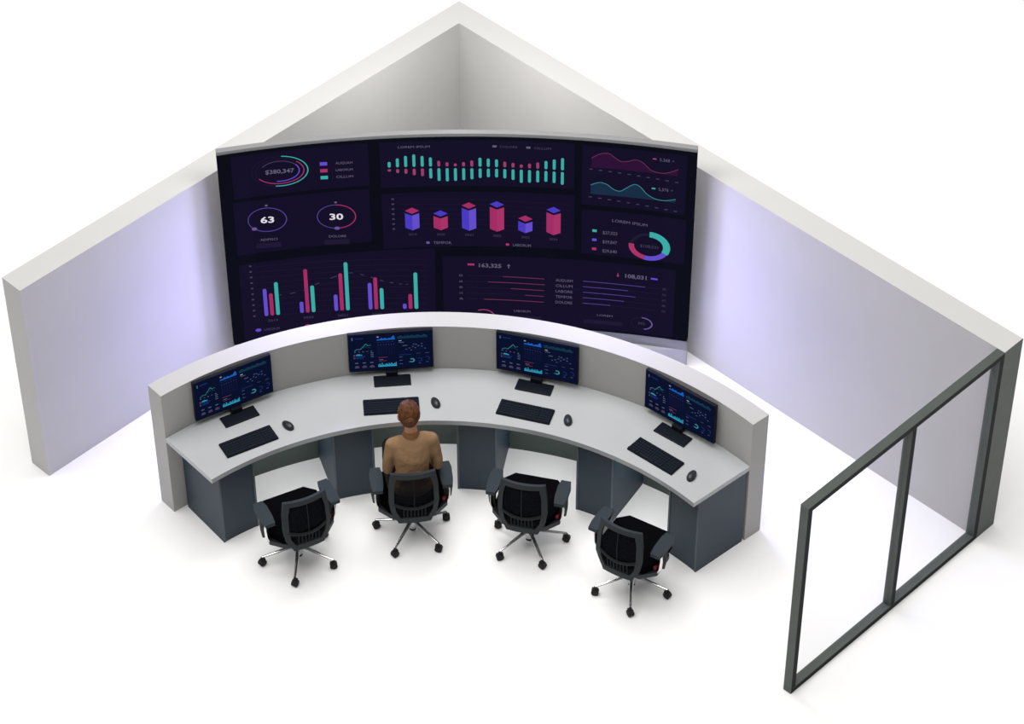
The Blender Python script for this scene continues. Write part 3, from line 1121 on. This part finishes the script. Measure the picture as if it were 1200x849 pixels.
def arm(s, grow=0.0, end=None):
    sx = 0.014 + s * 0.112
    lift = 0.010 * s
    pts = [(CHEST, SP[4][1]), ((sx - s * 0.03, -0.022, 0.925 + lift), 0.052 + grow), ((sx + s * 0.022, -0.018, 0.915 + lift), 0.044 + grow), ((sx + s * 0.042, -0.022, 0.83 + lift), 0.038 + grow),
           ((sx + s * 0.055, -0.025, 0.745), 0.036 + grow), ((sx + s * 0.060, -0.010, 0.670), 0.033 + grow), ((sx + s * 0.030, 0.085, 0.640), 0.031 + grow),
           ((sx - s * 0.015, 0.165, 0.628), 0.024 + grow), ((sx - s * 0.030, 0.205, 0.625), (0.024 + grow, 0.017 + grow))]
    return pts[:end] if end else pts


def leg(s, grow=0.0, a=0, b=None):
    pts = [(PEL, SP[0][1]), ((s * 0.085, -0.02, 0.515), 0.078 + grow), ((s * 0.10, 0.12, 0.515), 0.074 + grow), ((s * 0.105, 0.26, 0.510), 0.063 + grow), ((s * 0.105, 0.375, 0.500), 0.054 + grow),
           ((s * 0.105, 0.395, 0.40), 0.050 + grow), ((s * 0.105, 0.375, 0.27), 0.048 + grow), ((s * 0.105, 0.365, 0.12), 0.035 + grow), ((s * 0.105, 0.370, 0.065), 0.034 + grow)]
    return pts[a:b]


def foot(s):
    return [((s * 0.105, 0.370, 0.065), 0.034), ((s * 0.107, 0.43, 0.045), (0.038, 0.03)), ((s * 0.110, 0.50, 0.032), (0.040, 0.022)), ((s * 0.110, 0.545, 0.028), (0.034, 0.018))]


def hand(s):
    w = arm(s)[-1]
    wx, wy, wz = w[0]
    out = [[w, ((wx - s * 0.008, wy + 0.045, wz - 0.002), (0.036, 0.015)), ((wx - s * 0.010, wy + 0.075, wz - 0.006), (0.036, 0.013))]]
    knk = out[0][-1]
    for j, (off, ln) in enumerate(((-0.027, 0.064), (-0.009, 0.072), (0.009, 0.068), (0.027, 0.054))):
        x = wx - s * 0.010 + s * off
        y0 = wy + 0.084
        out.append([knk, ((x, y0, wz - 0.008), 0.0095), ((x, y0 + ln * 0.5, wz - 0.012), 0.0085), ((x, y0 + ln * 0.8, wz - 0.022), 0.0078), ((x, y0 + ln * 0.95, wz - 0.031), 0.0065)])
    out.append([out[0][1], ((wx - s * 0.038, wy + 0.045, wz - 0.004), 0.0105), ((wx - s * 0.056, wy + 0.068, wz - 0.010), 0.0095), ((wx - s * 0.062, wy + 0.092, wz - 0.016), 0.008)])
    return out


HD = Vector((0.004, 0.036, 1.121))
SPB = [(p, (r[0] - 0.014, r[1] - 0.014)) if i < 5 else (p, r) for i, (p, r) in enumerate(SP)]
chains = [SPB + [((HD.x, HD.y - 0.012, HD.z - 0.04), (0.044, 0.046))]]
for s in (-1, 1):
    ab = [(p, r - 0.009) if (0 < i < 7) else (p, r) for i, (p, r) in enumerate(arm(s))]
    ab[0] = SPB[4]
    chains += [ab, [SPB[0]] + leg(s)[1:], foot(s)] + hand(s)


clay = Clay()
clay.swell(chains)
clay.blob(HD + Vector((0, -0.008, 0.030)), (0.071, 0.088, 0.084), kind=FINE)              # cranium
clay.blob(HD + Vector((0, 0.026, -0.035)), (0.057, 0.060, 0.078), kind=FINE)              # face
clay.blob(HD + Vector((0, 0.066, -0.094)), (0.026, 0.022, 0.020), kind=FINE)              # chin
clay.blob(HD + Vector((0, 0.036, -0.082)), (0.043, 0.045, 0.030), kind=FINE)              # jaw
clay.blob(HD + Vector((0, 0.084, -0.024)), (0.012, 0.018, 0.013), kind=FINE)              # nose tip
clay.blob(HD + Vector((0, 0.078, -0.004)), (0.008, 0.013, 0.026), Matrix.Rotation(R(-18), 3, 'X'), kind=FINE)
clay.blob(HD + Vector((0, 0.066, 0.026)), (0.043, 0.014, 0.010), kind=FINE)               # brow
for s in (-1, 1):
    clay.blob(HD + Vector((s * 0.034, 0.052, -0.030)), (0.023, 0.026, 0.022), kind=FINE)  # cheek
    clay.blob(HD + Vector((s * 0.070, -0.002, -0.012)), (0.008, 0.018, 0.030), Matrix.Rotation(R(s * -14), 3, 'Z'), kind=FINE)   # ear
body = clay.done('body', M['skin'], pr, 0.0042, 4)
for s in (-1, 1):
    bm = bmesh.new()
    bmesh.ops.create_uvsphere(bm, u_segments=16, v_segments=16, radius=0.0112, matrix=Matrix.Rotation(PI / 2, 4, 'X'))
    bm.normal_update()
    for f in bm.faces:
        f.material_index = 1 if f.normal.y > 0.86 else 0
    bmesh.ops.translate(bm, vec=HD + Vector((s * 0.029, 0.0615, 0.004)), verts=bm.verts[:])
    obj('eye', bm, [M['eye'], M['iris']], body, 1.0)
bm = bmesh.new()
tube(bm, [HD + Vector((x, 0.0835 - 14 * x * x, -0.062)) for x in (-0.020, -0.011, 0, 0.011, 0.020)], [0.002, 0.0045, 0.0055, 0.0045, 0.002], 8)
obj('mouth', bm, M['lip'], body, 1.0)
# hair: strands drawn back over the head into a coiled bun
bm = bmesh.new()
bmesh.ops.create_uvsphere(bm, u_segments=120, v_segments=48, radius=1, matrix=Matrix.Rotation(PI / 2, 4, 'X'))
for v in bm.verts:
    n = v.co.normalized()
    t = math.atan2(n.x, n.z)
    rip = 0.0016 * math.sin(t * 22 + 1.5 * math.sin(n.y * 4)) + 0.0012 * math.sin(t * 9 + n.y * 3)
    rip *= min(1, 3 * (1 - abs(n.y)))
    p = Vector((n.x * (0.077 + rip), n.y * (0.094 + rip), n.z * (0.089 + rip)))
    p.z -= 0.016 * max(0, -n.y) * max(0, -n.z) * 2
    line = 0.50 - 0.9 * max(0, 0.42 - n.y) * (1 if n.y < 0.42 else 0)
    if n.y > -0.15 and n.z < line and n.y > -0.15 + 0.1 * n.z:
        p = p * 0.80                                            # below the hairline: tucked inside the head
    v.co = HD + Vector((0, -0.008, 0.030)) + p
obj('hair', bm, M['hair'], pr, 1.4)
bm = bmesh.new()
coil = []
for i in range(100):
    t = i / 99
    a = 2 * PI * 2.6 * t
    q = 0.031 * (1 - t) ** 0.8 + 0.002
    coil.append((HD.x + q * math.cos(a), HD.y - 0.098 - 0.022 * t, HD.z + 0.024 + q * math.sin(a)))
tube(bm, coil, [0.004 + 0.010 * math.sin(PI * min(1, 0.15 + 0.8 * k / 99)) for k in range(100)], 10)
q = bmesh.ops.create_uvsphere(bm, u_segments=24, v_segments=16, radius=1)
bmesh.ops.transform(bm, matrix=Matrix.Translation(HD + Vector((0, -0.098, 0.024))) @ Matrix.Diagonal((0.033, 0.016, 0.033, 1)), verts=q['verts'])
obj('hair_bun', bm, M['hair'], pr, 1.2)
# clothes: blouse over torso and arms
g = 0.010
tor = [((PEL[0], PEL[1] - 0.005, 0.565), (0.152, 0.112)), ((PEL[0], PEL[1], 0.60), (0.138, 0.100))] + [(p, (r[0] + g, r[1] + g)) for p, r in SP[1:5]] + [((0.014, -0.014, 0.935), (0.078, 0.062)), ((0.013, -0.006, 0.962), (0.058, 0.054))]
cl = [tor]
for s in (-1, 1):
    a = arm(s, 0.007)
    a[0] = (CHEST, (SP[4][1][0] + g, SP[4][1][1] + g))
    cl.append(a[:-1])
blouse = solid('blouse', cl, M['blouse'], pr, 0.006, 5)
bm = bmesh.new()
lathe(bm, [(0.044, -0.020), (0.062, -0.024), (0.057, -0.004), (0.052, 0.014), (0.047, 0.014), (0.045, 0.0)], 28)
for v in bm.verts:
    v.co = Vector((0.013 + v.co.x, 0.002 + v.co.y * 1.06, 0.996 + v.co.z - v.co.y * 0.20))
obj('collar', bm, M['blouse_trim'], blouse, 1.0)
hip = [[((PEL[0], PEL[1], 0.50), (0.150, 0.108)), ((PEL[0], PEL[1], 0.525), (0.148, 0.106))]]
for s in (-1, 1):
    lg_ = leg(s, 0.009, 1, 8)
    hip.append([hip[0][0]] + lg_)
solid('trousers', hip, M['trousers'], pr, 0.007, 5)
for s in (-1, 1):
    f = [((s * 0.105, 0.345, 0.042), (0.040, 0.036)), ((s * 0.105, 0.375, 0.055), (0.041, 0.040)), ((s * 0.107, 0.43, 0.044), (0.045, 0.037)), ((s * 0.110, 0.50, 0.034), (0.046, 0.028)), ((s * 0.110, 0.555, 0.029), (0.038, 0.023))]
    sh = solid('shoe', [f], M['shoe'], pr, 0.005, 3)
    for v in sh.data.vertices:
        v.co.z = max(v.co.z, 0.001)

# ------------------------------------------------------------------ light
w = bpy.data.worlds.new('World')
bpy.context.scene.world = w
w.use_nodes = True
bg = w.node_tree.nodes['Background']
bg.inputs[0].default_value = (0.97, 0.98, 1.0, 1)
bg.inputs[1].default_value = 0.19
sun = bpy.data.lights.new('overhead_sun', 'SUN')
sun.energy = 4.1
sun.angle = R(62)
sun.color = (1.0, 0.985, 0.96)
so = bpy.data.objects.new('overhead_sun', sun)
COL.objects.link(so)
so.location = (-1, -3, 6)
so.rotation_euler = (R(4), R(-9), 0)


def lamp(name, loc, watts, size, color, kind='POINT', rot=(0, 0, 0), size_y=None):
    d = bpy.data.lights.new(name, kind)
    d.energy, d.color = watts, color
    if kind == 'AREA':
        d.shape = 'RECTANGLE'
        d.size, d.size_y = size, size_y
    else:
        d.shadow_soft_size = size
    o = bpy.data.objects.new(name, d)
    COL.objects.link(o)
    o.location, o.rotation_euler = loc, rot


lamp('room_lamp', (0, -2.3, 3.9), 180, 0.6, (1, 0.98, 0.97))
lamp('corner_fill', (0, -1.25, 1.98), 30, 0.25, (1, 0.98, 0.97))  # unseen light added to brighten the upper wall corner
# added area lights: video wall glow, and fill for knee spaces under the desk
for x in (-1, 1):
    lamp('video_wall_glow', (x * 1.20, -1.88, 1.12), 84, 0.92, (0.52, 0.49, 1.0), 'AREA', (R(-90), 0, R(x * 10)), 1.5)
for (a, b), (c, d) in zip(peds, peds[1:]):
    m = R((b + c) / 2)
    lamp('knee_fill_light', (*pol(DC, 1.47 * S, m), ZT - 0.06), 3.4, 0.5, (1, 1, 1), 'AREA', (0, 0, -m), 0.3)

# ------------------------------------------------------------------ camera
cam = bpy.data.cameras.new('camera')
co = bpy.data.objects.new('camera', cam)
COL.objects.link(co)
co.location = (0.1593 * S, -9.9673 * S, 8.5196 * S)
co.rotation_euler = (0.7978, -0.0018, -0.0123)
cam.sensor_width = 36
cam.lens = 3481.045 * 36 / 1200
cam.shift_x = (600 - 620.788) / 1200
cam.shift_y = (470.055 - 424.5) / 1200
cam.clip_end = 200
sc = bpy.context.scene
sc.camera = co
sc.view_settings.view_transform = 'Standard'
sc.view_settings.look = 'None'
sc.view_settings.exposure = 0
sc.view_settings.gamma = 1
sc.view_settings.use_curve_mapping = False
